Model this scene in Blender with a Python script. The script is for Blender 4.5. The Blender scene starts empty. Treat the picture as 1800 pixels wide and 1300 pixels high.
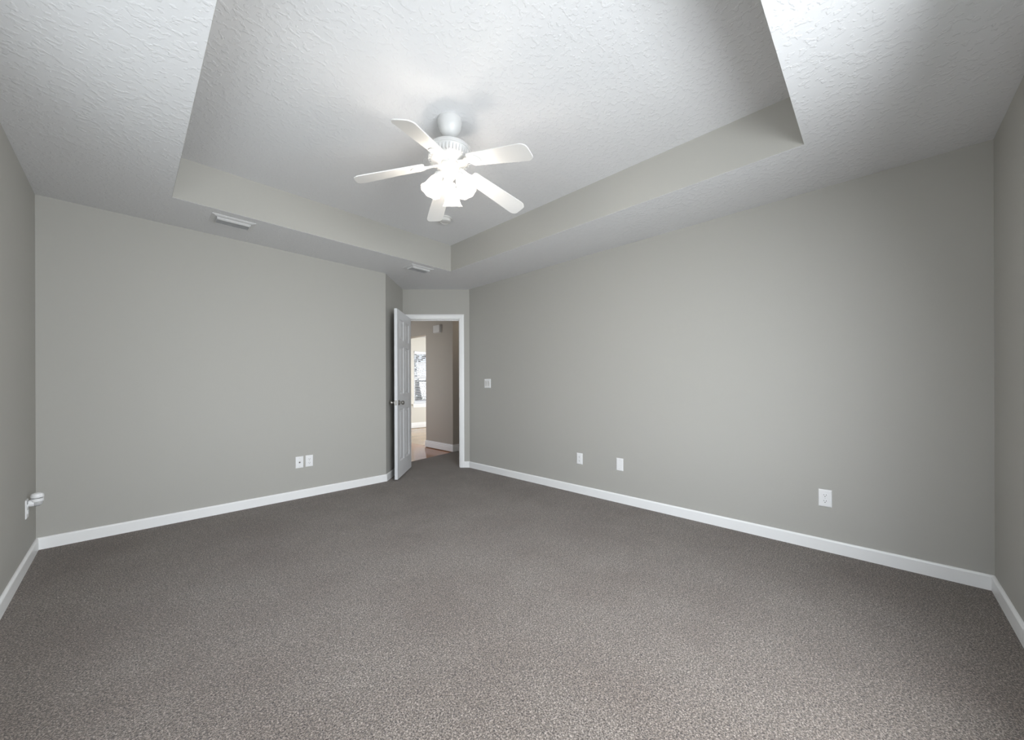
import bpy, bmesh, math, random
from mathutils import Vector, Matrix
from mathutils.geometry import tessellate_polygon

scn = bpy.context.scene
COL = scn.collection
random.seed(7)
PI = math.pi
S2 = 2 ** -0.5

# ------------------------------------------------------------------ camera
cam_d = bpy.data.cameras.new('camera')
cam = bpy.data.objects.new('camera', cam_d)
COL.objects.link(cam)
scn.camera = cam
F_PX, CY_PX, YAW, ROLL, CAM_Z = 657.526, 677.884, 0.79828, -0.00322, 1.11537
cam_d.sensor_fit = 'HORIZONTAL'
cam_d.sensor_width = 36.0
cam_d.lens = F_PX / 1800 * 36.0
cam_d.shift_y = (CY_PX - 650) / 1800
cam_d.clip_start = 0.02
_f = Vector((math.sin(YAW), math.cos(YAW), 0)); _r = Vector((math.cos(YAW), -math.sin(YAW), 0)); _u = Vector((0, 0, 1))
_x = _r * math.cos(ROLL) + _u * math.sin(ROLL)
_y = -_r * math.sin(ROLL) + _u * math.cos(ROLL)
cam.matrix_world = Matrix(((_x.x, _y.x, -_f.x, 0), (_x.y, _y.y, -_f.y, 0), (_x.z, _y.z, -_f.z, CAM_Z), (0, 0, 0, 1)))

# ------------------------------------------------------------------ world, light, exposure
scn.view_settings.view_transform = 'Standard'
scn.view_settings.look = 'None'
scn.view_settings.gamma = 1.0
scn.view_settings.exposure = 0.32
scn.view_settings.use_curve_mapping = False

SKY_STRENGTH = 1.1
W_HALL = 21.0      # added fill light into the hall, through an unseen window on its left
W_WEST = 28.0      # added fill light through an assumed, unseen window left of the camera
W_SOUTH = 112.0     # daylight through the window behind the camera
W_FAR = 180.0      # added fill light into the room beyond the hall, from an unseen window
BULB = 125.0
SHADE = 2.2
LAMP_COL = (1.0, 0.91, 0.80)
DAY_COL = (0.90, 0.95, 1.0)

w = bpy.data.worlds.new('sky'); scn.world = w; w.use_nodes = True
nt = w.node_tree; nt.nodes.clear()
wo = nt.nodes.new('ShaderNodeOutputWorld'); bg = nt.nodes.new('ShaderNodeBackground')
tc = nt.nodes.new('ShaderNodeTexCoord'); sx = nt.nodes.new('ShaderNodeSeparateXYZ'); cr = nt.nodes.new('ShaderNodeValToRGB')
cr.color_ramp.elements[0].position = 0.0; cr.color_ramp.elements[0].color = (0.80, 0.87, 0.95, 1)
cr.color_ramp.elements[1].position = 0.6; cr.color_ramp.elements[1].color = (0.42, 0.62, 0.95, 1)
nt.links.new(tc.outputs['Generated'], sx.inputs[0]); nt.links.new(sx.outputs['Z'], cr.inputs[0])
nt.links.new(cr.outputs[0], bg.inputs[0]); bg.inputs[1].default_value = SKY_STRENGTH
nt.links.new(bg.outputs[0], wo.inputs[0])

def area(name, loc, direction, sx_, sy_, power, color=DAY_COL, spread=PI):
    l = bpy.data.lights.new(name, 'AREA'); l.shape = 'RECTANGLE'; l.size = sx_; l.size_y = sy_
    l.energy = power; l.color = color; l.spread = spread
    o = bpy.data.objects.new(name, l); COL.objects.link(o)
    o.location = loc
    o.rotation_euler = Vector(direction).to_track_quat('-Z', 'Y').to_euler()
    return o

# room plan (metres).  X runs to the right-hand wall's normal, Y to the left-hand wall's normal
X0, X1, Y0, Y1 = -0.444, 3.268, -0.456, 4.133
H, H2, T = 2.44, 2.7375, 0.12
TX0, TX1, TY0, TY1 = 0.217, 2.605, 0.284, 3.519
D = (2.115, 4.133); E_ = (2.624, 4.642); B = (3.268, 3.998)
WW = dict(y0=0.35, y1=2.35, z0=0.62, z1=2.05)      # opening of the added west window, unseen
WS = dict(x0=0.25, x1=1.85, z0=0.45, z1=2.10)      # south window opening
area('fill_west', (X0 - T - 0.10, (WW['y0'] + WW['y1']) / 2, 1.34), (1, 0, -0.05), WW['y1'] - WW['y0'], 1.43, W_WEST)
area('daylight_south', ((WS['x0'] + WS['x1']) / 2, Y0 - T - 0.10, 1.275), (0, 1, -0.36), WS['x1'] - WS['x0'], 1.65, W_SOUTH, spread=2.95)
area('fill_hall', (1.80, 6.6, 1.35), (1, 0, -0.05), 1.4, 1.4, W_HALL)
area('fill_far', (7.45, 6.65, 1.3), (-1, 0, -0.2), 1.6, 1.5, W_FAR)

# ------------------------------------------------------------------ materials
def lin(r, g, b):
    def c(v):
        v /= 255.0
        return v / 12.92 if v <= 0.04045 else ((v + 0.055) / 1.055) ** 2.4
    return (c(r), c(g), c(b), 1)

def mat(name, col, rough=0.6, metal=0.0, spec=0.5, emit=None, estr=0.0):
    m = bpy.data.materials.new(name); m.use_nodes = True
    b = m.node_tree.nodes['Principled BSDF']
    b.inputs['Base Color'].default_value = col
    b.inputs['Roughness'].default_value = rough
    b.inputs['Metallic'].default_value = metal
    b.inputs['Specular IOR Level'].default_value = spec
    if emit:
        b.inputs['Emission Color'].default_value = (*emit, 1); b.inputs['Emission Strength'].default_value = estr
    return m

def nodes(m): return m.node_tree.nodes, m.node_tree.links, m.node_tree.nodes['Principled BSDF']

def add_bump(m, kind, scale, strength, dist, detail=3.0, rough=0.5, lo=None, hi=None):
    N, L, b = nodes(m)
    t = N.new('ShaderNodeTexCoord')
    if kind == 'noise':
        n = N.new('ShaderNodeTexNoise'); n.inputs['Detail'].default_value = detail; n.inputs['Roughness'].default_value = rough
        out = n.outputs['Fac']
    else:
        n = N.new('ShaderNodeTexVoronoi'); out = n.outputs['Distance']
    n.inputs['Scale'].default_value = scale
    L.new(t.outputs['Object'], n.inputs['Vector'])
    if lo is not None:
        r = N.new('ShaderNodeMapRange'); r.inputs['From Min'].default_value = lo; r.inputs['From Max'].default_value = hi
        L.new(out, r.inputs['Value']); out = r.outputs['Result']
    bp = N.new('ShaderNodeBump'); bp.inputs['Strength'].default_value = strength; bp.inputs['Distance'].default_value = dist
    L.new(out, bp.inputs['Height'])
    if b.inputs['Normal'].is_linked: L.new(b.inputs['Normal'].links[0].from_socket, bp.inputs['Normal'])
    L.new(bp.outputs['Normal'], b.inputs['Normal'])
    return m

M = {}
M['wall'] = add_bump(mat('greige_wall_paint', lin(177, 175, 169), 0.62, spec=0.25), 'noise', 90, 0.10, 0.002)
M['hallwall'] = add_bump(mat('hall_wall_paint', lin(180, 173, 163), 0.62, spec=0.25), 'noise', 90, 0.10, 0.002)
M['farwall'] = add_bump(mat('cream_wall_paint', lin(214, 211, 202), 0.62, spec=0.25), 'noise', 90, 0.10, 0.002)
M['ceiling'] = mat('knockdown_ceiling', lin(225, 225, 226), 0.75, spec=0.2)
add_bump(M['ceiling'], 'noise', 38, 0.30, 0.005, 2.0, 0.5, 0.53, 0.61)
add_bump(M['ceiling'], 'noise', 160, 0.12, 0.002)
M['trim'] = mat('white_trim_paint', lin(243, 243, 242), 0.35)
M['doorp'] = mat('white_door_paint', lin(222, 223, 225), 0.38)
M['plate'] = mat('white_plastic', lin(238, 238, 238), 0.35)
M['plate2'] = mat('off_white_plastic', lin(214, 213, 210), 0.4)
M['slot'] = mat('dark_slot', lin(60, 58, 56), 0.6)
M['nickel'] = mat('satin_nickel', lin(170, 167, 162), 0.28, 1.0)
M['brass'] = mat('coax_metal', lin(120, 116, 112), 0.35, 0.9)
M['fan'] = mat('white_fan_enamel', lin(206, 206, 205), 0.35)
M['blade'] = mat('white_fan_blade', lin(222, 221, 219), 0.4)
M['vent'] = mat('white_metal_register', lin(214, 214, 214), 0.4)
M['duct_shadow'] = mat('painted_duct_shadow', lin(70, 70, 70), 0.8)
M['blind'] = mat('white_blind', lin(236, 236, 238), 0.5)
M['cord'] = mat('dark_cord', lin(60, 58, 60), 0.6)
M['vinyl'] = mat('white_window_vinyl', lin(235, 235, 235), 0.4)
M['shade'] = mat('frosted_glass_shade', lin(245, 243, 238), 0.35, emit=LAMP_COL, estr=SHADE)
M['bulb'] = mat('lit_bulb', (1, 1, 1, 1), 0.4, emit=LAMP_COL, estr=BULB)
M['warmer'] = mat('grey_clear_plastic', lin(190, 190, 190), 0.2)

def part_clear(m, f):
    N, L, b = nodes(m); o = [n for n in N if n.type == 'OUTPUT_MATERIAL'][0]
    t = N.new('ShaderNodeBsdfTransparent'); mx = N.new('ShaderNodeMixShader'); mx.inputs[0].default_value = f
    L.new(b.outputs[0], mx.inputs[1]); L.new(t.outputs[0], mx.inputs[2]); L.new(mx.outputs[0], o.inputs[0])
part_clear(M['shade'], 0.55)

def glass():
    m = bpy.data.materials.new('window_glass'); m.use_nodes = True
    N = m.node_tree.nodes; L = m.node_tree.links; N.clear()
    o = N.new('ShaderNodeOutputMaterial'); t = N.new('ShaderNodeBsdfTransparent'); g = N.new('ShaderNodeBsdfGlossy')
    g.inputs['Roughness'].default_value = 0.02
    mx = N.new('ShaderNodeMixShader'); mx.inputs[0].default_value = 0.06
    L.new(t.outputs[0], mx.inputs[1]); L.new(g.outputs[0], mx.inputs[2]); L.new(mx.outputs[0], o.inputs[0])
    return m
M['glass'] = glass()

def carpet():
    m = mat('taupe_pile_carpet', (0.1, 0.1, 0.1, 1), 0.95, spec=0.1)
    N, L, b = nodes(m)
    b.inputs['Sheen Weight'].default_value = 0.25; b.inputs['Sheen Roughness'].default_value = 0.6
    t = N.new('ShaderNodeTexCoord')
    n1 = N.new('ShaderNodeTexNoise'); n1.inputs['Scale'].default_value = 185; n1.inputs['Detail'].default_value = 3; n1.inputs['Roughness'].default_value = 0.7
    n1.inputs['Distortion'].default_value = 0.8
    v = N.new('ShaderNodeTexVoronoi'); v.inputs['Scale'].default_value = 210
    n2 = N.new('ShaderNodeTexNoise'); n2.inputs['Scale'].default_value = 2.2; n2.inputs['Detail'].default_value = 3
    for n in (n1, v, n2): L.new(t.outputs['Object'], n.inputs['Vector'])
    r = N.new('ShaderNodeValToRGB'); e = r.color_ramp.elements
    e[0].position = 0.36; e[0].color = lin(35, 27, 21)
    e[1].position = 0.66; e[1].color = lin(178, 166, 155)
    k = r.color_ramp.elements.new(0.50); k.color = lin(98, 87, 77)
    L.new(n1.outputs['Fac'], r.inputs[0])
    mx = N.new('ShaderNodeMix'); mx.data_type = 'RGBA'; mx.blend_type = 'MULTIPLY'; mx.inputs[0].default_value = 1.0
    r2 = N.new('ShaderNodeValToRGB'); r2.color_ramp.elements[0].position = 0.3; r2.color_ramp.elements[0].color = (0.80, 0.75, 0.72, 1)
    r2.color_ramp.elements[1].position = 0.65; r2.color_ramp.elements[1].color = (1, 1, 1, 1)
    L.new(n2.outputs['Fac'], r2.inputs[0]); L.new(r.outputs[0], mx.inputs[6]); L.new(r2.outputs[0], mx.inputs[7])
    L.new(mx.outputs[2], b.inputs['Base Color'])
    b1 = N.new('ShaderNodeBump'); b1.inputs['Strength'].default_value = 0.8; b1.inputs['Distance'].default_value = 0.006
    L.new(n1.outputs['Fac'], b1.inputs['Height'])
    b2 = N.new('ShaderNodeBump'); b2.inputs['Strength'].default_value = 0.4; b2.inputs['Distance'].default_value = 0.003
    L.new(v.outputs['Distance'], b2.inputs['Height']); L.new(b1.outputs[0], b2.inputs['Normal']); L.new(b2.outputs[0], b.inputs['Normal'])
    return m
M['carpet'] = carpet()

def wood(name, c1, c2, rough, rot):
    m = mat(name, c1, rough, spec=0.5)
    N, L, b = nodes(m)
    t = N.new('ShaderNodeTexCoord'); mp = N.new('ShaderNodeMapping'); mp.inputs['Rotation'].default_value = (0, 0, rot)
    L.new(t.outputs['Object'], mp.inputs[0])
    br = N.new('ShaderNodeTexBrick'); br.inputs['Scale'].default_value = 1.0; br.inputs['Brick Width'].default_value = 1.2; br.inputs['Row Height'].default_value = 0.16
    br.inputs['Mortar Size'].default_value = 0.003; br.inputs['Color1'].default_value = c1; br.inputs['Color2'].default_value = c2
    br.inputs['Mortar'].default_value = (c1[0] * .45, c1[1] * .45, c1[2] * .45, 1)
    L.new(mp.outputs[0], br.inputs['Vector'])
    m2 = N.new('ShaderNodeMapping'); m2.inputs['Scale'].default_value = (1.5, 22, 1); L.new(mp.outputs[0], m2.inputs[0])
    n = N.new('ShaderNodeTexNoise'); n.inputs['Scale'].default_value = 2.0; n.inputs['Detail'].default_value = 4; L.new(m2.outputs[0], n.inputs['Vector'])
    r = N.new('ShaderNodeMapRange'); r.inputs['To Min'].default_value = 0.75; r.inputs['To Max'].default_value = 1.2; L.new(n.outputs['Fac'], r.inputs['Value'])
    mx = N.new('ShaderNodeMix'); mx.data_type = 'RGBA'; mx.blend_type = 'MULTIPLY'; mx.inputs[0].default_value = 1.0
    L.new(br.outputs['Color'], mx.inputs[6]); L.new(r.outputs[0], mx.inputs[7]); L.new(mx.outputs[2], b.inputs['Base Color'])
    return m
M['wood'] = wood('brown_plank_floor', lin(168, 97, 32), lin(144, 80, 26), 0.13, 0.0)
M['wood2'] = wood('light_plank_floor', lin(178, 150, 118), lin(164, 138, 108), 0.2, 0.0)

def speckle(name, a, b_, scale):
    m = mat(name, a, 0.9, spec=0.1); N, L, b = nodes(m)
    t = N.new('ShaderNodeTexCoord'); n = N.new('ShaderNodeTexNoise'); n.inputs['Scale'].default_value = scale; n.inputs['Detail'].default_value = 4
    L.new(t.outputs['Object'], n.inputs['Vector'])
    r = N.new('ShaderNodeValToRGB'); r.color_ramp.elements[0].position = .35; r.color_ramp.elements[0].color = a
    r.color_ramp.elements[1].position = .65; r.color_ramp.elements[1].color = b_
    L.new(n.outputs['Fac'], r.inputs[0]); L.new(r.outputs[0], b.inputs['Base Color'])
    return m
M['grass'] = speckle('lawn', lin(88, 104, 62), lin(128, 136, 92), 6)
M['leaf'] = speckle('hedge_leaves', lin(22, 28, 34), lin(54, 66, 66), 12)

# ------------------------------------------------------------------ mesh helpers
def tag(o, label=None, cat=None, group=None, kind=None):
    if label: o['label'] = label
    if cat: o['category'] = cat
    if group: o['group'] = group
    if kind: o['kind'] = kind
    return o

def obj(name, bm, m, parent=None, smooth=False, bevel=0.0, seg=2, angle=0.6):
    bmesh.ops.recalc_face_normals(bm, faces=bm.faces)
    me = bpy.data.meshes.new(name); bm.to_mesh(me); bm.free()
    for x in (m if isinstance(m, (list, tuple)) else [m]): me.materials.append(x)
    o = bpy.data.objects.new(name, me); COL.objects.link(o)
    if parent: o.parent = parent
    if smooth:
        for p in me.polygons: p.use_smooth = True
        me.set_sharp_from_angle(angle=angle)
    if bevel > 0:
        md = o.modifiers.new('bevel', 'BEVEL'); md.width = bevel; md.segments = seg; md.limit_method = 'ANGLE'; md.angle_limit = 0.7
    return o

def empty(name, loc, rotz=0.0, label=None, cat=None, group=None, kind=None):
    o = bpy.data.objects.new(name, None); COL.objects.link(o); o.location = loc; o.rotation_euler = (0, 0, rotz)
    o.empty_display_size = 0.1
    return tag(o, label, cat, group, kind)

def prism(bm, outer, holes=(), t0=0.0, t1=1.0, basis=None, mi=0):
    """polygon (with holes) extruded from t0 to t1; basis maps (u, v, t) to world"""
    if basis is None: basis = lambda u, v, t: Vector((u, v, t))
    loops = [list(outer)] + [list(h) for h in holes]
    flat = [p for l in loops for p in l]
    tris = tessellate_polygon([[Vector((p[0], p[1], 0)) for p in l] for l in loops])
    a = [bm.verts.new(basis(p[0], p[1], t0)) for p in flat]
    b = [bm.verts.new(basis(p[0], p[1], t1)) for p in flat]
    fs = []
    for t in tris:
        for s in (a, b):
            try: fs.append(bm.faces.new([s[i] for i in t]))
            except ValueError: pass
    k = 0
    for l in loops:
        n = len(l)
        for i in range(n):
            j = (i + 1) % n
            fs.append(bm.faces.new((a[k + i], a[k + j], b[k + j], b[k + i])))
        k += n
    for f in fs: f.material_index = mi
    return bm

def rect(u0, v0, u1, v1): return [(u0, v0), (u1, v0), (u1, v1), (u0, v1)]

def box(bm, x0, y0, z0, x1, y1, z1, mi=0, mtx=None):
    vs = [bm.verts.new((x, y, z)) for z in (z0, z1) for x, y in ((x0, y0), (x1, y0), (x1, y1), (x0, y1))]
    for q in ((0, 1, 2, 3), (4, 5, 6, 7), (0, 1, 5, 4), (1, 2, 6, 5), (2, 3, 7, 6), (3, 0, 4, 7)):
        f = bm.faces.new([vs[i] for i in q]); f.material_index = mi
    if mtx is not None: bmesh.ops.transform(bm, matrix=mtx, verts=vs)
    return bm

def lathe(bm, prof, seg=40, mtx=None, mi=0, closed=False):
    """profile of (r, z) turned about Z"""
    rings = []; allv = []
    for r, z in prof:
        if r < 1e-6: ring = [bm.verts.new((0, 0, z))]
        else: ring = [bm.verts.new((r * math.cos(2 * PI * i / seg), r * math.sin(2 * PI * i / seg), z)) for i in range(seg)]
        rings.append(ring); allv += ring
    pairs = list(zip(rings, rings[1:]))
    if closed: pairs.append((rings[-1], rings[0]))
    for a, b in pairs:
        for i in range(seg):
            j = (i + 1) % seg
            if len(a) == 1 and len(b) == 1: continue
            if len(a) == 1: f = bm.faces.new((a[0], b[i], b[j]))
            elif len(b) == 1: f = bm.faces.new((a[i], a[j], b[0]))
            else: f = bm.faces.new((a[i], a[j], b[j], b[i]))
            f.material_index = mi
    if mtx is not None: bmesh.ops.transform(bm, matrix=mtx, verts=allv)
    return bm

def tube(bm, pts, r, seg=10):
    pts = [Vector(p) for p in pts]; rings = []
    for i, p in enumerate(pts):
        d = (pts[min(i + 1, len(pts) - 1)] - pts[max(i - 1, 0)]).normalized()
        q = d.to_track_quat('Z', 'Y')
        rr = r[i] if isinstance(r, (list, tuple)) else r
        rings.append([bm.verts.new(p + q @ Vector((rr * math.cos(2 * PI * k / seg), rr * math.sin(2 * PI * k / seg), 0))) for k in range(seg)])
    for a, b in zip(rings, rings[1:]):
        for i in range(seg):
            j = (i + 1) % seg; bm.faces.new((a[i], a[j], b[j], b[i]))
    bm.faces.new(rings[0]); bm.faces.new(rings[-1])
    return bm

def structure(name, bm, m, **k):
    return tag(obj(name, bm, m, **k), kind='structure')

def AB(a, b, z=0.0): return Vector(((a + b) * S2, (b - a) * S2, z))     # door-wall frame: a to the right, b away from the room

# ------------------------------------------------------------------ the shell
# carpet (room, doorway and the start of the hall)
JL, JR = -1.367, -0.656          # door opening
WB = 5.138; WT = 5.258           # door wall front / back
p = lambda a, b: tuple(AB(a, b)[:2])
carpet_poly = [(X0, Y0), (X1, Y0), B, p(JR, WB), p(JR, WT), (3.388, 4.048), (5.2, 4.048), (5.2, 5.168), (3.858, 5.168), (3.715, 5.112),
               (2.917, 4.935), (2.6, 4.86), p(JL, WT), p(JL, WB), E_, D, (X0, Y1)]
structure('floor', prism(bmesh.new(), carpet_poly, (), -0.012, 0.0), M['carpet'])
structure('floor_hall', prism(bmesh.new(), [(-0.6, -0.6), (5.4, -0.6), (5.4, 5.168), (3.93, 5.168), (3.93, 8.1), (-0.6, 8.1)], (), -0.06, -0.012), M['wood'])
structure('floor_beyond', prism(bmesh.new(), [(3.93, 5.168), (7.4, 5.168), (7.4, 9.0), (3.93, 9.0)], (), -0.06, -0.012), M['wood2'])

def along_x(y_in, y_out): return lambda u, v, t: Vector((u, y_in + (y_out - y_in) * t, v))
def along_y(x_in, x_out): return lambda u, v, t: Vector((x_in + (x_out - x_in) * t, u, v))
def along_a(b_in, b_out): return lambda u, v, t: AB(u, b_in + (b_out - b_in) * t, v)

ZB = -0.012
structure('wall_north', prism(bmesh.new(), rect(X0 - T, ZB, D[0], H), (), 0, 1, along_x(Y1, Y1 + T)), M['wall'])
# the return wall beside the door (runs away from the camera), as a solid prism in plan
structure('wall_return', prism(bmesh.new(), [D, E_, p(-1.427, WT), (2.02, 5.416), (2.02, 4.253), (D[0], 4.253)], (), ZB, H), M['wall'])
structure('wall_door', prism(bmesh.new(), [(-1.427, ZB), (JL - .018, ZB), (JL - .018, 2.048), (JR + .018, 2.048), (JR + .018, ZB), (-0.517, ZB), (-0.517, H), (-1.427, H)], (), 0, 1, along_a(WB, WT)), M['wall'])
structure('wall_east', prism(bmesh.new(), [(X1, Y0 - T), (X1 + T, Y0 - T), (X1 + T, 4.048), tuple(AB(-0.517, WT)[:2]), B], (), ZB, H), M['wall'])
structure('wall_south', prism(bmesh.new(), rect(X0 - T, ZB, X1, H), [rect(WS['x0'], WS['z0'], WS['x1'], WS['z1'])], 0, 1, along_x(Y0, Y0 - T)), M['wall'])
structure('wall_west', prism(bmesh.new(), rect(Y0, ZB, Y1, H), [rect(WW['y0'], WW['z0'], WW['y1'], WW['z1'])], 0, 1, along_y(X0, X0 - T)), M['wall'])
# soffit with the tray opening, the tray sides, the raised ceiling
soffit = [(X0 - T, Y0 - T), (X1 + T, Y0 - T), (X1 + T, 4.048), tuple(AB(-0.517, WT)[:2]), tuple(AB(-1.427, WT)[:2]), (2.02, 5.416), (2.02, 4.253), (X0 - T, 4.253)]
tray = rect(TX0 - .0015, TY0 - .0015, TX1 + .0015, TY1 + .0015)
structure('ceiling', prism(bmesh.new(), soffit, [tray], H, H + 0.06), M['ceiling'])
e = 0.04
structure('wall_tray', prism(bmesh.new(), rect(TX0 - e, TY0 - e, TX1 + e, TY1 + e), [rect(TX0, TY0, TX1, TY1)], H + 0.0012, H2), M['wall'])
structure('ceiling_tray', prism(bmesh.new(), rect(TX0 - e, TY0 - e, TX1 + e, TY1 + e), (), H2, H2 + 0.05), M['ceiling'])

# hall and the room beyond
structure('wall_hall', prism(bmesh.new(), [(5.168, ZB), (5.99, ZB), (5.99, 2.072), (7.6, 2.072), (7.6, ZB), (8.0, ZB), (8.0, H), (5.168, H)], (), 0, 1, along_y(3.858, 3.978)), M['hallwall'])
structure('wall_hall_side', prism(bmesh.new(), rect(3.978, ZB, 7.32, H), (), 0, 1, along_x(5.168, 5.288)), M['hallwall'])
structure('wall_hall_end', prism(bmesh.new(), rect(4.048, ZB, 5.168, H), (), 0, 1, along_y(5.2, 5.32)), M['hallwall'])
structure('wall_hall_near', prism(bmesh.new(), rect(X1 + T, ZB, 5.32, H), (), 0, 1, along_x(4.048, 3.928)), M['hallwall'])
structure('wall_hall_left', prism(bmesh.new(), rect(5.416, ZB, 8.0, H), [rect(5.9, 0.65, 7.3, 2.05)], 0, 1, along_y(2.02, 1.90)), M['hallwall'])
structure('wall_hall_far', prism(bmesh.new(), rect(1.90, ZB, 3.978, H), (), 0, 1, along_x(8.0, 8.12)), M['hallwall'])
structure('ceiling_hall', prism(bmesh.new(), [(3.388, 4.048), (5.32, 4.048), (5.32, 5.168), (3.858, 5.168), (3.858, 8.0), (2.02, 8.0), (2.02, 5.416)], (), H, H + 0.06), M['ceiling'])
FX0, FX1, FZ0, FZ1 = 5.335, 6.25, 0.64, 2.055       # window opening of the far room
structure('wall_far', prism(bmesh.new(), rect(3.978, ZB, 7.2, H), [rect(FX0, FZ0, FX1, FZ1)], 0, 1, along_x(8.859, 8.979)), M['farwall'])
structure('wall_far_right', prism(bmesh.new(), rect(5.288, ZB, 8.979, H), [rect(5.85, 0.55, 7.45, 2.05)], 0, 1, along_y(7.2, 7.32)), M['farwall'])
structure('wall_far_left', prism(bmesh.new(), rect(8.12, ZB, 8.979, H), (), 0, 1, along_y(3.978, 3.858)), M['farwall'])
structure('ceiling_far', prism(bmesh.new(), [(3.978, 5.288), (7.2, 5.288), (7.2, 8.859), (3.978, 8.859)], (), H, H + 0.06), M['ceiling'])

# ------------------------------------------------------------------ baseboards
def skirting(name, pts, h=0.082, t=0.013, tall=False, pre=None, post=None):
    """profile swept along a floor polyline; the board sits to the LEFT of the path direction"""
    prof = [(0, 0), (t, 0), (t, h - 0.010), (t - 0.003, h - 0.004), (t - 0.008, h), (0, h)]
    if tall: prof = [(0, 0), (t, 0), (t, h * .60), (t - .005, h * .66), (t - .003, h * .80), (t - .009, h * .88), (t - .010, h), (0, h)]
    bm = bmesh.new(); P = [Vector((q[0], q[1], 0)) for q in pts]; rings = []
    for i, q in enumerate(P):
        ds = []
        if i == 0 and pre: ds.append((P[0] - Vector((*pre, 0))).normalized())
        if i > 0: ds.append((P[i] - P[i - 1]).normalized())
        if i < len(P) - 1: ds.append((P[i + 1] - P[i]).normalized())
        if i == len(P) - 1 and post: ds.append((Vector((*post, 0)) - P[i]).normalized())
        ns = [Vector((-d.y, d.x, 0)) for d in ds]
        n = ns[0] if len(ns) == 1 else (ns[0] + ns[1]) / (1 + ns[0].dot(ns[1]))
        rings.append([bm.verts.new(q + n * u + Vector((0, 0, v))) for u, v in prof])
    k = len(prof)
    for a, b in zip(rings, rings[1:]):
        for i in range(k): bm.faces.new((a[i], a[(i + 1) % k], b[(i + 1) % k], b[i]))
    bm.faces.new(rings[0]); bm.faces.new(rings[-1])
    return structure(name, bm, M['trim'])
cAx, cC, cS = (X0, Y1), (X1, Y0), (X0, Y0)
rt_end = tuple(AB(-1.427, WB - .017)[:2])
skirting('baseboard_west', [cAx, cS], pre=D, post=cC)
skirting('baseboard_north', [D, cAx], pre=rt_end, post=cS)
skirting('baseboard_return', [rt_end, D], post=cAx)
skirting('baseboard_door', [B, tuple(AB(-0.591, WB)[:2])], pre=cC)
skirting('baseboard_east', [cC, B], pre=cS, post=tuple(AB(-0.591, WB)[:2]))
skirting('baseboard_south', [cS, cC], pre=cAx, post=B)
skirting('baseboard_hall', [(5.2, 5.168), (3.858, 5.168), (3.858, 5.99), (3.978, 5.99)], h=0.118, t=0.016, tall=True)
skirting('baseboard_far', [(7.2, 8.859), (3.978, 8.859)], h=0.14, t=0.016, tall=True)

# ------------------------------------------------------------------ door frame and door
bm = bmesh.new()
ba = lambda a0, b0, z0, a1, b1, z1: prism(bm, rect(a0, b0, a1, b1), (), z0, z1, lambda u, v, t: AB(u, v, t))
ba(JL - .018, WB - .001, 0.0, JL, WT + .001, 2.03)
ba(JR, WB - .001, 0.0, JR + .018, WT + .001, 2.03)
ba(JL - .018, WB - .001, 2.03, JR + .018, WT + .001, 2.048)
ba(JL, WB + .045, 0.0, JL + .011, WB + .08, 2.03)            # stops
ba(JR - .011, WB + .045, 0.0, JR, WB + .08, 2.03)
ba(JL + .011, WB + .045, 2.019, JR - .011, WB + .08, 2.03)
structure('trim_1', bm, M['trim'], bevel=0.0015)
def casing(name, bf, sgn):
    bm = bmesh.new()
    wdt = 0.060
    lft = max(JL - .006 - wdt, -1.4265) if sgn < 0 else JL - .006 - wdt
    prof = [(0, 0), (0, .009), (.006, .013), (.040, .016), (.056, .011), (wdt, .009), (wdt, 0)]
    pts = [(JR + .006, 0.0, 1, 0), (JR + .006, 2.036, 1, 1), (JL - .006, 2.036, -1, 1), (JL - .006, 0.0, -1, 0)]
    rings = []
    for a, z, da, dz in pts:
        ring = []
        for u, v in prof:
            aa = a + da * u
            if sgn < 0: aa = max(aa, -1.4265)
            ring.append(bm.verts.new(AB(aa, bf + sgn * v, z + dz * u)))
        rings.append(ring)
    for r0, r1 in zip(rings, rings[1:]):
        for i in range(len(prof)):
            j = (i + 1) % len(prof); bm.faces.new((r0[i], r0[j], r1[j], r1[i]))
    bm.faces.new(rings[0]); bm.faces.new(rings[-1])
    structure(name, bm, M['trim'])
casing('trim_2', WB, -1)
casing('trim_3', WT, 1)
bm = bmesh.new()
ba = lambda a0, b0, z0, a1, b1, z1: prism(bm, rect(a0, b0, a1, b1), (), z0, z1, lambda u, v, t: AB(u, v, t))
ba(JR - .0025, WB + .006, .88, JR - .0002, WB + .036, .96)
tag(obj('strike_plate', bm, M['nickel'], bevel=.001), 'small metal strike plate on the right jamb of the doorway', 'strike plate')

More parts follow.
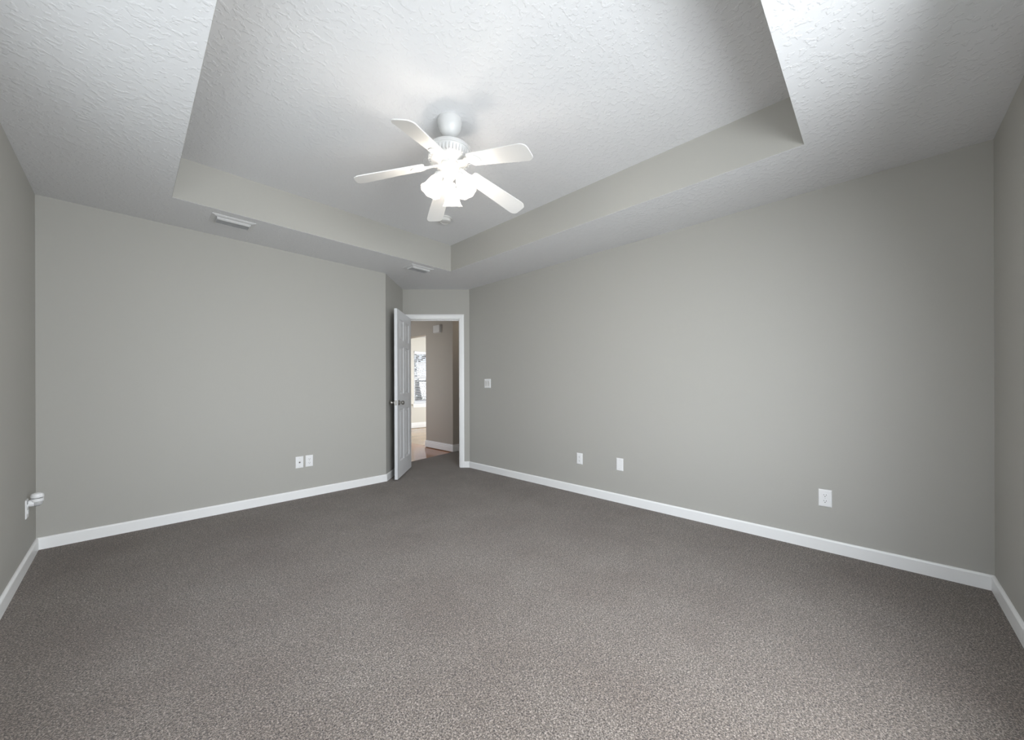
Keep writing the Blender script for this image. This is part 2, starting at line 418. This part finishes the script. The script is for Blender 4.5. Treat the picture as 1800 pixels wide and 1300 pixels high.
# six-panel leaf in its own frame: x from hinge (0) to free edge (.705), y thickness, z up
DW, DT, DH = 0.700, 0.035, 2.020
def door_leaf():
    bm = bmesh.new()
    xs = [0, .112, .312, .388, .588, DW]; zs = [0, .195, .825, 1.01, 1.59, 1.665, 1.915, DH]
    pan = {(i, j) for i in (1, 3) for j in (1, 3, 5)}
    for side in (0, 1):
        y0 = 0 if side == 0 else DT; s = 1 if side == 0 else -1
        V = lambda x, z, d: bm.verts.new((x, y0 + s * d, z))
        for i in range(5):
            for j in range(7):
                a, b, c, d = xs[i], zs[j], xs[i + 1], zs[j + 1]
                if (i, j) not in pan:
                    bm.faces.new([V(a, b, 0), V(c, b, 0), V(c, d, 0), V(a, d, 0)]); continue
                prev = None
                for ins, dep in ((0, 0), (.012, .009), (.022, .009), (.044, .002)):
                    ring = [V(a + ins, b + ins, dep), V(c - ins, b + ins, dep), V(c - ins, d - ins, dep), V(a + ins, d - ins, dep)]
                    if prev:
                        for k in range(4): bm.faces.new((prev[k], prev[(k + 1) % 4], ring[(k + 1) % 4], ring[k]))
                    prev = ring
                bm.faces.new(prev)
    for a, b in (((0, 0), (0, DH)), ((DW, 0), (DW, DH))):
        x = a[0]
        bm.faces.new([bm.verts.new(q) for q in ((x, 0, 0), (x, DT, 0), (x, DT, DH), (x, 0, DH))])
    for z in (0, DH):
        bm.faces.new([bm.verts.new(q) for q in ((0, 0, z), (DW, 0, z), (DW, DT, z), (0, DT, z))])
    bmesh.ops.remove_doubles(bm, verts=bm.verts, dist=1e-5)
    return bm
hp = AB(-1.348, 5.128, 0.014)                        # hinge corner, jog side
fe = AB(-1.330, 4.428, 0.014)
ang = math.atan2((fe - hp).y, (fe - hp).x)
door = empty('door_1', hp, ang, 'white six-panel door standing open into the carpeted room', 'door', kind='structure')
# leaf local y points to the left of the x direction; check that it goes toward +a
leafside = 1 if (Matrix.Rotation(ang, 3, 'Z') @ Vector((0, 1, 0))).dot(AB(1, 0)) > 0 else -1
leaf = obj('door_leaf', door_leaf(), M['doorp'], door)
if leafside < 0: leaf.location = (0, -DT, 0)
kx, kz = DW - .062, .905
def knob(y, s):
    m4 = Matrix.Translation((kx, y, kz)) @ Matrix.Rotation(-s * PI / 2, 4, 'X')
    bm = bmesh.new()
    lathe(bm, [(0, 0), (.032, 0), (.032, .004), (.026, .009), (.012, .012), (.0115, .028), (.017, .033), (.0235, .040), (.025, .050), (.0235, .058), (.014, .063), (0, .064)], 32, m4)
    return obj('door_knob', bm, M['nickel'], door, smooth=True)
ya, yb = (0, DT) if leafside > 0 else (-DT, 0)
knob(ya, -1); knob(yb, 1)
bm = bmesh.new(); box(bm, DW - .0005, ya + .005, kz - .03, DW + .0015, yb - .005, kz + .03)
box(bm, DW, ya + .011, kz - .010, DW + .006, yb - .011, kz + .010)
obj('latch_plate', bm, M['nickel'], door)
for hz in (.2, 1.0, 1.8):
    bm = bmesh.new(); lathe(bm, [(0, hz - .045), (.006, hz - .045), (.006, hz + .045), (0, hz + .045)], 12, Matrix.Translation((-.004, (ya if leafside > 0 else yb) , 0)))
    obj('hinge', bm, M['nickel'], door, smooth=True)

# ------------------------------------------------------------------ windows
def window(name, basis, u0, u1, z0, z1, sill_out, sashes=1, label=None):
    """double-hung vinyl window(s) set in an opening. basis(u, z, t): t=0 room face, 1 outer face"""
    root = empty(name, basis((u0 + u1) / 2, z0, 0.6), 0, kind='structure')
    inv = root.location.copy()
    def mk(nm, rects, t0, t1, m, hole=None, bev=0):
        bm = bmesh.new()
        for r in rects: prism(bm, r[0], r[1], t0, t1, lambda u, v, t: basis(u, v, t) - inv)
        return obj(nm, bm, m, root, bevel=bev)
    mk('window_frame', [(rect(u0, z0, u1, z1), [rect(u0 + .04, z0 + .04, u1 - .04, z1 - .04)])], .55, .95, M['vinyl'])
    n = sashes; wd = (u1 - u0 - .08 - .05 * (n - 1)) / n
    for i in range(n):
        a = u0 + .04 + i * (wd + .05); b = a + wd; zm = (z0 + z1) / 2
        if i: mk('mullion', [(rect(a - .05, z0 + .04, a, z1 - .04), [])], .55, .95, M['vinyl'])
        mk('sash', [(rect(a, zm - .02, b, z1 - .04), [rect(a + .035, zm + .02, b - .035, z1 - .075)])], .76, .90, M['vinyl'])
        mk('sash', [(rect(a, z0 + .04, b, zm + .02), [rect(a + .035, z0 + .08, b - .035, zm - .02)])], .60, .74, M['vinyl'])
        mk('pane', [(rect(a + .035, zm + .02, b - .035, z1 - .075), [])], .82, .84, M['glass'])
        mk('pane', [(rect(a + .035, z0 + .08, b - .035, zm - .02), [])], .66, .68, M['glass'])
    mk('window_sill', [(rect(u0 - .05, z0 - .025, u1 + .05, z0 + .0), [])], -sill_out, 0.0, M['trim'])
    mk('sill_board', [(rect(u0, z0, u1, z0 + .006), [])], 0.0, .55, M['trim'])
    return root
window('added_window_west', along_y(X0, X0 - T), WW['y0'], WW['y1'], WW['z0'], WW['z1'], .3, 2)  # added, unseen; opening for the weak west fill light
window('window_2', along_x(Y0, Y0 - T), WS['x0'], WS['x1'], WS['z0'], WS['z1'], .3, 2)
window('window_3', along_x(8.859, 8.979), FX0, FX1, FZ0, FZ1, .4, 1)
window('added_window_far', along_y(7.2, 7.32), 5.85, 7.45, .55, 2.05, .4, 2)  # added out of view to light the far room
window('added_window_hall', along_y(2.02, 1.90), 5.9, 7.3, .65, 2.05, .3, 2)  # added out of view so the hall gets its own light
bm = bmesh.new(); box(bm, FX0 - .03, 8.846, FZ0 - .095, FX1 + .03, 8.859, FZ0 - .025)
structure('trim_4', bm, M['trim'])
# horizontal blind of the far window
bl = empty('window_blind', ((FX0 + FX1) / 2, 8.885, FZ0), 0, 'white horizontal slat blind on the window seen through the doorway', 'blind')
hw = (FX1 - FX0) / 2 - .012; hh = FZ1 - FZ0
bm = bmesh.new(); box(bm, -hw, -.034, hh - .075, hw, -.026, hh - .004); box(bm, -hw, -.026, hh - .045, hw, .024, hh - .004)
obj('valance', bm, M['blind'], bl)
bm = bmesh.new(); z = .06; n = 0
while z < hh - .09:
    mt = Matrix.Translation((0, 0, z)) @ Matrix.Rotation(math.radians(-24), 4, 'X')
    box(bm, -hw + .004, -.024, -.0014, hw - .004, .024, .0014, 0, mt); z += .0445
obj('slats', bm, M['blind'], bl)
bm = bmesh.new(); box(bm, -hw + .004, -.025, .022, hw - .004, .025, .040); obj('bottom_rail', bm, M['blind'], bl)
for cx_ in (-hw + .14, hw - .14):
    bm = bmesh.new(); tube(bm, [(cx_, -.027, .03), (cx_, -.027, hh - .05)], .0012, 6); obj('ladder_cord', bm, M['blind'], bl)
bm = bmesh.new(); tube(bm, [(-hw + .052, -.040, hh - .08), (-hw + .052, -.042, hh - .62)], .005, 8); obj('tilt_wand', bm, M['cord'], bl)

# outside
bm = bmesh.new(); prism(bm, rect(-30, -30, 40, 50), (), -0.5, -0.4)
structure('ground', bm, M['grass'])
def shrub(name, x, y, rx, ry, h, label, seed, n=900):
    r = random.Random(seed); root = empty(name, (x, y, -.4), 0, label, 'shrub')
    bm = bmesh.new()
    for i in range(n):
        th = r.uniform(0, 2 * PI); ph = math.acos(r.uniform(-1, 1)); k = r.uniform(.72, 1) 
        c = Vector((rx * k * math.sin(ph) * math.cos(th), ry * k * math.sin(ph) * math.sin(th), h * .5 + h * .5 * k * math.cos(ph)))
        s = r.uniform(.09, .17); q = Matrix.Rotation(r.uniform(0, 6.3), 3, Vector((r.uniform(-1, 1), r.uniform(-1, 1), r.uniform(-1, 1))).normalized())
        vs = [bm.verts.new(c + q @ Vector(v)) for v in ((-s, 0, 0), (0, -s * .5, s * .15), (s, 0, 0), (0, s * .5, s * .15))]
        bm.faces.new(vs)
    obj('foliage', bm, M['leaf'], root)
    bm = bmesh.new(); tube(bm, [(0, 0, 0), (.03, 0, h * .6)], [.05, .02], 8); obj('trunk', bm, M['leaf'], root)
shrub('garden_shrub', 8.5, 13.6, 1.5, .7, 1.75, 'dark leafy shrub outside the far window, glimpsed between the blind slats', 3, 2200)

shrub('garden_tree', 10.8, 17.5, 2.2, 1.5, 5.0, 'taller leafy tree behind the shrub outside the far window', 9, 1600)

# ------------------------------------------------------------------ ceiling fan
FC = (1.3755, 1.8654)
fan = empty('ceiling_fan', (FC[0], FC[1], H2), 0, 'white five-blade ceiling fan with three lit glass shades hanging from the tray ceiling', 'ceiling fan')
# all z below are relative to the ceiling
bm = bmesh.new(); lathe(bm, [(0, 0), (.074, 0), (.076, -.006), (.074, -.020), (.070, -.040), (.060, -.066), (.046, -.086), (.034, -.096), (.022, -.101), (0, -.102)], 48)
obj('canopy', bm, M['fan'], fan, smooth=True)
bm = bmesh.new(); lathe(bm, [(0, -.098), (.0125, -.098), (.0125, -.138), (.020, -.140), (.022, -.150), (0, -.150)], 24)
obj('downrod', bm, M['fan'], fan, smooth=True)
bm = bmesh.new()
lathe(bm, [(0, -.146), (.030, -.146), (.060, -.150), (.098, -.160), (.124, -.176), (.133, -.192), (.134, -.202), (.128, -.204), (.128, -.208)], 64)
lathe(bm, [(.128, -.207), (.126, -.210), (.118, -.243), (.110, -.252), (.075, -.262), (0, -.262)], 64)
for k in range(40):   # vent ribs around the lower bowl
    a = 2 * PI * k / 40
    box(bm, .112, -.0035, -.246, .1285, .0035, -.212, 0, Matrix.Rotation(a, 4, 'Z'))
obj('motor_housing', bm, M['fan'], fan, smooth=True, angle=.5)
bm = bmesh.new()
lathe(bm, [(0, -.260), (.052, -.260), (.054, -.268), (.052, -.325), (.046, -.338), (.030, -.345), (.026, -.358), (.010, -.366), (0, -.367)], 40)
obj('switch_housing', bm, M['fan'], fan, smooth=True)
DROOP = math.atan2(.112, .50); PITCH = math.radians(-12)
for k in range(5):
    a = 3.657 + k * 2 * PI / 5
    base = Matrix.Rotation(a, 4, 'Z') @ Matrix.Translation((.070, 0, -.270)) @ Matrix.Rotation(DROOP, 4, 'Y')
    tilt = base @ Matrix.Rotation(PITCH, 4, 'X')
    # blade iron: arm spreading to a three-lobed plate under the blade
    bm = bmesh.new()
    out = [(0, -.016), (.045, -.013), (.075, -.016), (.095, -.036), (.125, -.044), (.150, -.034), (.168, -.012), (.172, 0)]
    out = out + [(x, -y) for x, y in reversed(out[:-1])]
    prism(bm, out, (), -.0080, -.0035)
    for sx_, sy_ in ((.115, -.026), (.115, .026), (.150, 0)):
        lathe(bm, [(0, -.0105), (.005, -.010), (.006, -.008)], 10, Matrix.Translation((sx_, sy_, 0)))
    bmesh.ops.transform(bm, matrix=tilt, verts=bm.verts)
    iron = obj('blade_iron', bm, M['fan'], fan, bevel=.001)
    bm = bmesh.new()
    L0, L1 = .085, .508
    hwid = lambda x: .050 + (.062 - .050) * (x - L0) / (L1 - L0)
    pts = [(L0, -.036), (L0 + .012, -.048)]
    pts += [(L1 - .040, -hwid(L1)), (L1 - .022, -.058), (L1 - .006, -.046), (L1 - .001, -.034), (L1, -.012)]
    pts = pts + [(x, -y) for x, y in reversed(pts)]
    prism(bm, pts, (), -.0035, .0025)
    bmesh.ops.transform(bm, matrix=tilt, verts=bm.verts)
    obj('fan_blade', bm, M['blade'], fan, bevel=.0008)
# light kit: three arms and bell shades, one pointing away from the camera
a_far = math.atan2(FC[1], FC[0]) - .14
for k in range(3):
    a = a_far + k * 2 * PI / 3
    R = Matrix.Rotation(a, 4, 'Z')
    bm = bmesh.new()
    tube(bm, [R @ Vector(v) for v in ((.030, 0, -.334), (.052, 0, -.330), (.064, 0, -.337), (.069, 0, -.352))], .009, 12)
    obj('lamp_arm', bm, M['fan'], fan, smooth=True)
    S = R @ Matrix.Translation((.067, 0, -.347)) @ Matrix.Rotation(PI + -math.radians(25), 4, 'Y')   # local +z runs down and outward
    bm = bmesh.new()
    lathe(bm, [(.020, -.004), (.025, .004), (.026, .024), (.022, .030)], 24, S)
    obj('lamp_socket', bm, M['fan'], fan, smooth=True)
    bm = bmesh.new(); seg = 48; rings = []
    prof = [(.022, .018), (.027, .030), (.036, .050), (.042, .075), (.047, .098), (.054, .118), (.062, .130)]
    inner = [(r - .0028, z_ ) for r, z_ in reversed(prof)]
    for r_, z_ in prof + inner:
        ring = []
        for i in range(seg):
            t = 2 * PI * i / seg
            fl = max(0, (z_ - .095) / .035)
            rr = r_ * (1 + .015 * fl * math.cos(8 * t)); zz = z_ + .0018 * fl * math.cos(8 * t)
            ring.append(bm.verts.new(S @ Vector((rr * math.cos(t), rr * math.sin(t), zz))))
        rings.append(ring)
    for r0, r1 in zip(rings, rings[1:] + rings[:1]):
        for i in range(seg):
            j = (i + 1) % seg; bm.faces.new((r0[i], r0[j], r1[j], r1[i]))
    sh = obj('lamp_shade', bm, M['shade'], fan, smooth=True, angle=1.2)
    bm = bmesh.new(); lathe(bm, [(0, .030), (.012, .030), (.013, .045), (.024, .066), (.028, .082), (.024, .098), (.012, .108), (0, .110)], 20, S)
    obj('light_bulb', bm, M['bulb'], sh, smooth=True)

# ------------------------------------------------------------------ smoke detector
sd = empty('smoke_detector', (2.14, 2.985, H2), 0, 'round white smoke detector on the tray ceiling behind the farthest fan blade', 'smoke detector')
bm = bmesh.new(); lathe(bm, [(0, 0), (.068, 0), (.068, -.010), (.062, -.012), (0, -.012)], 40); obj('mounting_plate', bm, M['plate2'], sd, smooth=True)
bm = bmesh.new(); lathe(bm, [(0, -.010), (.058, -.010), (.059, -.022), (.054, -.036), (.040, -.042), (.038, -.039), (.018, -.041), (0, -.042)], 40)
obj('detector_cover', bm, M['plate2'], sd, smooth=True)

# ------------------------------------------------------------------ ceiling registers
def register(x, y, label):
    r = empty('air_vent', (x, y, H), 0, label, 'air vent', 'ceiling air registers')
    a, b = .140, .095; ia, ib = .107, .066
    bm = bmesh.new()
    rings = []
    for (u, v, zz) in ((a, b, 0), (a, b, -.003), (ia + .012, ib + .012, -.010), (ia, ib, -.010), (ia, ib, -.0005)):
        rings.append([bm.verts.new(q) for q in ((-u, -v, zz), (u, -v, zz), (u, v, zz), (-u, v, zz))])
    for r0, r1 in zip(rings, rings[1:]):
        for i in range(4): bm.faces.new((r0[i], r0[(i + 1) % 4], r1[(i + 1) % 4], r1[i]))
    obj('vent_frame', bm, M['vent'], r)
    bm = bmesh.new(); box(bm, -ia, -ib, -.0012, ia, ib, -.0004); obj('duct_shadow', bm, M['duct_shadow'], r)  # flat dark sheet, colour stands in for the shade inside the opening
    pr = [(-ib, -.006), (-ib + .010, -.016), (-ib + .024, -.023), (-ib + .028, -.0235), (-ib + .028, -.0215), (-ib + .012, -.0145), (-ib + .002, -.006)]
    bm = bmesh.new(); prism(bm, pr, (), -ia, ia, lambda u, v, t: Vector((t, u, v)))
    obj('deflector', bm, M['vent'], r)
    for yc in (-.026, -.008, .010, .028, .046):
        bm = bmesh.new()
        prism(bm, [(yc, -.021), (yc + .0012, -.0222), (yc + .0172, -.0102), (yc + .016, -.009)], (), -ia + .002, ia - .002, lambda u, v, t: Vector((t, u, v)))
        obj('louver', bm, M['vent'], r)
    for s in (-1, 1):
        bm = bmesh.new(); box(bm, s * ia - .0015, -ib, -.024, s * ia + .0015, ib - .014, -.002)
        obj('louver_end', bm, M['vent'], r)
    return r
register(.590, 3.705, 'white ceiling air register nearest the left wall corner')
register(2.283, 3.690, 'small white ceiling air register in the corner above the open door')

# ------------------------------------------------------------------ wall plates
def plate_root(name, loc, rotz, label, cat, group=None): return empty(name, loc, rotz, label, cat, group)
# local frame: x = along wall, y = out of the wall toward the room (negative y is wall), z up
def cover(r, w_=.070, h=.115, m='plate'):
    bm = bmesh.new()
    rings = []
    for ins, y in ((0, 0), (0, .003), (.004, .006), (.010, .0065)):
        u, v = w_ / 2 - ins, h / 2 - ins
        rings.append([bm.verts.new(q) for q in ((-u, y, -v), (u, y, -v), (u, y, v), (-u, y, v))])
    for r0, r1 in zip(rings, rings[1:]):
        for i in range(4): bm.faces.new((r0[i], r0[(i + 1) % 4], r1[(i + 1) % 4], r1[i]))
    bm.faces.new(rings[0]); bm.faces.new(rings[-1])
    return obj('cover_plate', bm, M[m], r)
def screw(r, z=0, x=0):
    bm = bmesh.new(); lathe(bm, [(0, .0078), (.0022, .0076), (.003, .0064)], 12, Matrix.Translation((x, 0, z)) @ Matrix.Rotation(-PI / 2, 4, 'X'))
    return obj('screw', bm, M['plate2'], r, smooth=True)
def duplex(loc, rotz, label, name='wall_outlet'):
    r = plate_root(name, loc, rotz, label, 'outlet', 'duplex wall outlets'); cover(r)
    for s in (-1, 1):
        bm = bmesh.new(); n = 28
        out = []
        for i in range(n):
            t = 2 * PI * i / n; out.append((.0172 * math.cos(t), max(-.0125, min(.0125, .0172 * math.sin(t)))))
        prism(bm, out, (), .006, .0092, lambda u, v, t: Vector((u, t, v + s * .0195)))
        for (u, v, a, b) in ((-.0064, .0035, .0010, .0045), (.0064, .0035, .0010, .0036)):
            box(bm, u - a, .0090, s * .0195 + v - b, u + a, .0095, s * .0195 + v + b, 1)
        prism(bm, [(.0026 * math.cos(2 * PI * i / 12), .0026 * math.sin(2 * PI * i / 12) - .0070) for i in range(12)], (), .0090, .0095, lambda u, v, t: Vector((u, t, v + s * .0195)), 1)
        obj('receptacle', bm, [M['plate'], M['slot']], r)
    screw(r)
    return r
RN = PI          # wall_north: local +y -> world -Y
RE = PI / 2      # wall_east: local +y -> world -X
RW = -PI / 2     # wall_west: local +y -> world +X
duplex((1.283, Y1, .361), RN, 'white duplex outlet on the left wall, right of the cable jack plate')
duplex((X1, 2.207, .359), RE, 'narrow-looking white duplex outlet on the right wall, nearest the doorway')
duplex((X1, .249, .355), RE, 'white duplex outlet on the right wall, nearest the right-hand corner')
dw = duplex((X0, 3.785, .361), RW, 'white duplex outlet on the side wall behind the plug-in warmer')
r = plate_root('cable_jack', (1.193, Y1, .359), RN, 'white cable jack plate with one dark centre connector on the left wall', 'wall plate')
cover(r)
bm = bmesh.new(); lathe(bm, [(0, .016), (.0035, .016), (.0048, .015), (.0048, .006), (.0075, .006), (.0075, .0085), (.005, .009)], 16, Matrix.Rotation(-PI / 2, 4, 'X'))
obj('coax_connector', bm, M['brass'], r, smooth=True)
screw(r, .042); screw(r, -.042)
r = plate_root('blank_plate', (X1, 1.753, .364), RE, 'plain blank white wall plate in the middle of the right wall', 'wall plate')
cover(r, .070, .118); screw(r, .042); screw(r, -.042)
r = plate_root('light_switch', (X1, 3.627, 1.148), RE, 'white double rocker light switch on the right wall beside the doorway', 'light switch')
cover(r, .116, .118, 'plate')
for x in (-.023, .023):
    bm = bmesh.new()
    vs = [(-.0165, .006, -.0335), (.0165, .006, -.0335), (.0165, .006, .0335), (-.0165, .006, .0335), (-.0160, .0085, -.033), (.0160, .0085, -.033), (.0160, .0072, 0), (-.0160, .0072, 0), (.0160, .0105, .033), (-.0160, .0105, .033)]
    v = [bm.verts.new((q[0] + x, q[1], q[2])) for q in vs]
    for f in ((0, 1, 5, 4), (4, 5, 6, 7), (7, 6, 8, 9), (9, 8, 2, 3), (0, 4, 7, 9, 3), (1, 2, 8, 6, 5)): bm.faces.new([v[i] for i in f])
    obj('rocker', bm, M['plate2'], r)
    screw(r, .048, x); screw(r, -.048, x)

# plug-in scent warmer in the side-wall outlet
pw = empty('plug_in_warmer', (X0 + .0092, 3.785, .392), RW, 'white plug-in scent warmer with domed cap in the outlet near the left corner', 'air freshener')
bm = bmesh.new(); lathe(bm, [(0, 0), (.019, 0), (.021, .006), (.0205, .022), (.018, .028), (.0175, .036), (0, .036)], 28, Matrix.Rotation(-PI / 2, 4, 'X'))
obj('plug_stem', bm, M['plate'], pw, smooth=True)
cy_ = .034
bm = bmesh.new(); lathe(bm, [(0, -.022), (.010, -.0215), (.019, -.015), (.023, -.003), (.023, .006), (0, .006)], 32, Matrix.Translation((0, cy_, 0)))
obj('lower_bowl', bm, M['warmer'], pw, smooth=True)
bm = bmesh.new(); lathe(bm, [(0, .006), (.024, .006), (.0265, .009), (.0265, .024), (.024, .027), (0, .027)], 36, Matrix.Translation((0, cy_, 0)))
obj('body', bm, M['plate'], pw, smooth=True)
bm = bmesh.new(); lathe(bm, [(0, .031), (.026, .031), (.0275, .034), (.0275, .047), (.023, .056), (.013, .061), (0, .062)], 36, Matrix.Translation((0, cy_, 0)))
obj('cap', bm, M['plate'], pw, smooth=True)
bm = bmesh.new(); lathe(bm, [(0, .0265), (.0235, .0265), (.0235, .0315), (0, .0315)], 30, Matrix.Translation((0, cy_, 0)))
obj('vent_gap', bm, M['slot'], pw, smooth=True)

# ------------------------------------------------------------------ door chime in the hall
dc = empty('door_chime', (3.858, 5.585, 2.128), PI / 2, 'small pale box of a door chime high on the hall wall through the doorway', 'door chime')
bm = bmesh.new(); box(bm, -.100, 0, -.070, .100, .012, .070); obj('back_plate', bm, M['plate2'], dc)
bm = bmesh.new(); box(bm, -.096, .012, -.066, .096, .050, .066); obj('chime_cover', bm, M['plate2'], dc, bevel=.006)

# fill lamp added to brighten the hall wall, unseen round the corner
hl = empty('hall_fill_lamp', (4.3, 4.62, H), 0, 'added fill lamp of the hall, a round flush dome unseen behind the right wall', 'added fill lamp')
bm = bmesh.new(); lathe(bm, [(0, 0), (.150, 0), (.150, -.018), (.140, -.022), (0, -.022)], 40); obj('fill_lamp_base', bm, M['fan'], hl, smooth=True)
M['fill_dome'] = mat('fill_lamp_glow', (1, 1, 1, 1), 0.4, emit=LAMP_COL, estr=9.0)
bm = bmesh.new(); lathe(bm, [(0, -.020), (.138, -.020), (.132, -.045), (.105, -.072), (.060, -.090), (0, -.096)], 40); obj('fill_lamp_dome', bm, M['fill_dome'], hl, smooth=True)
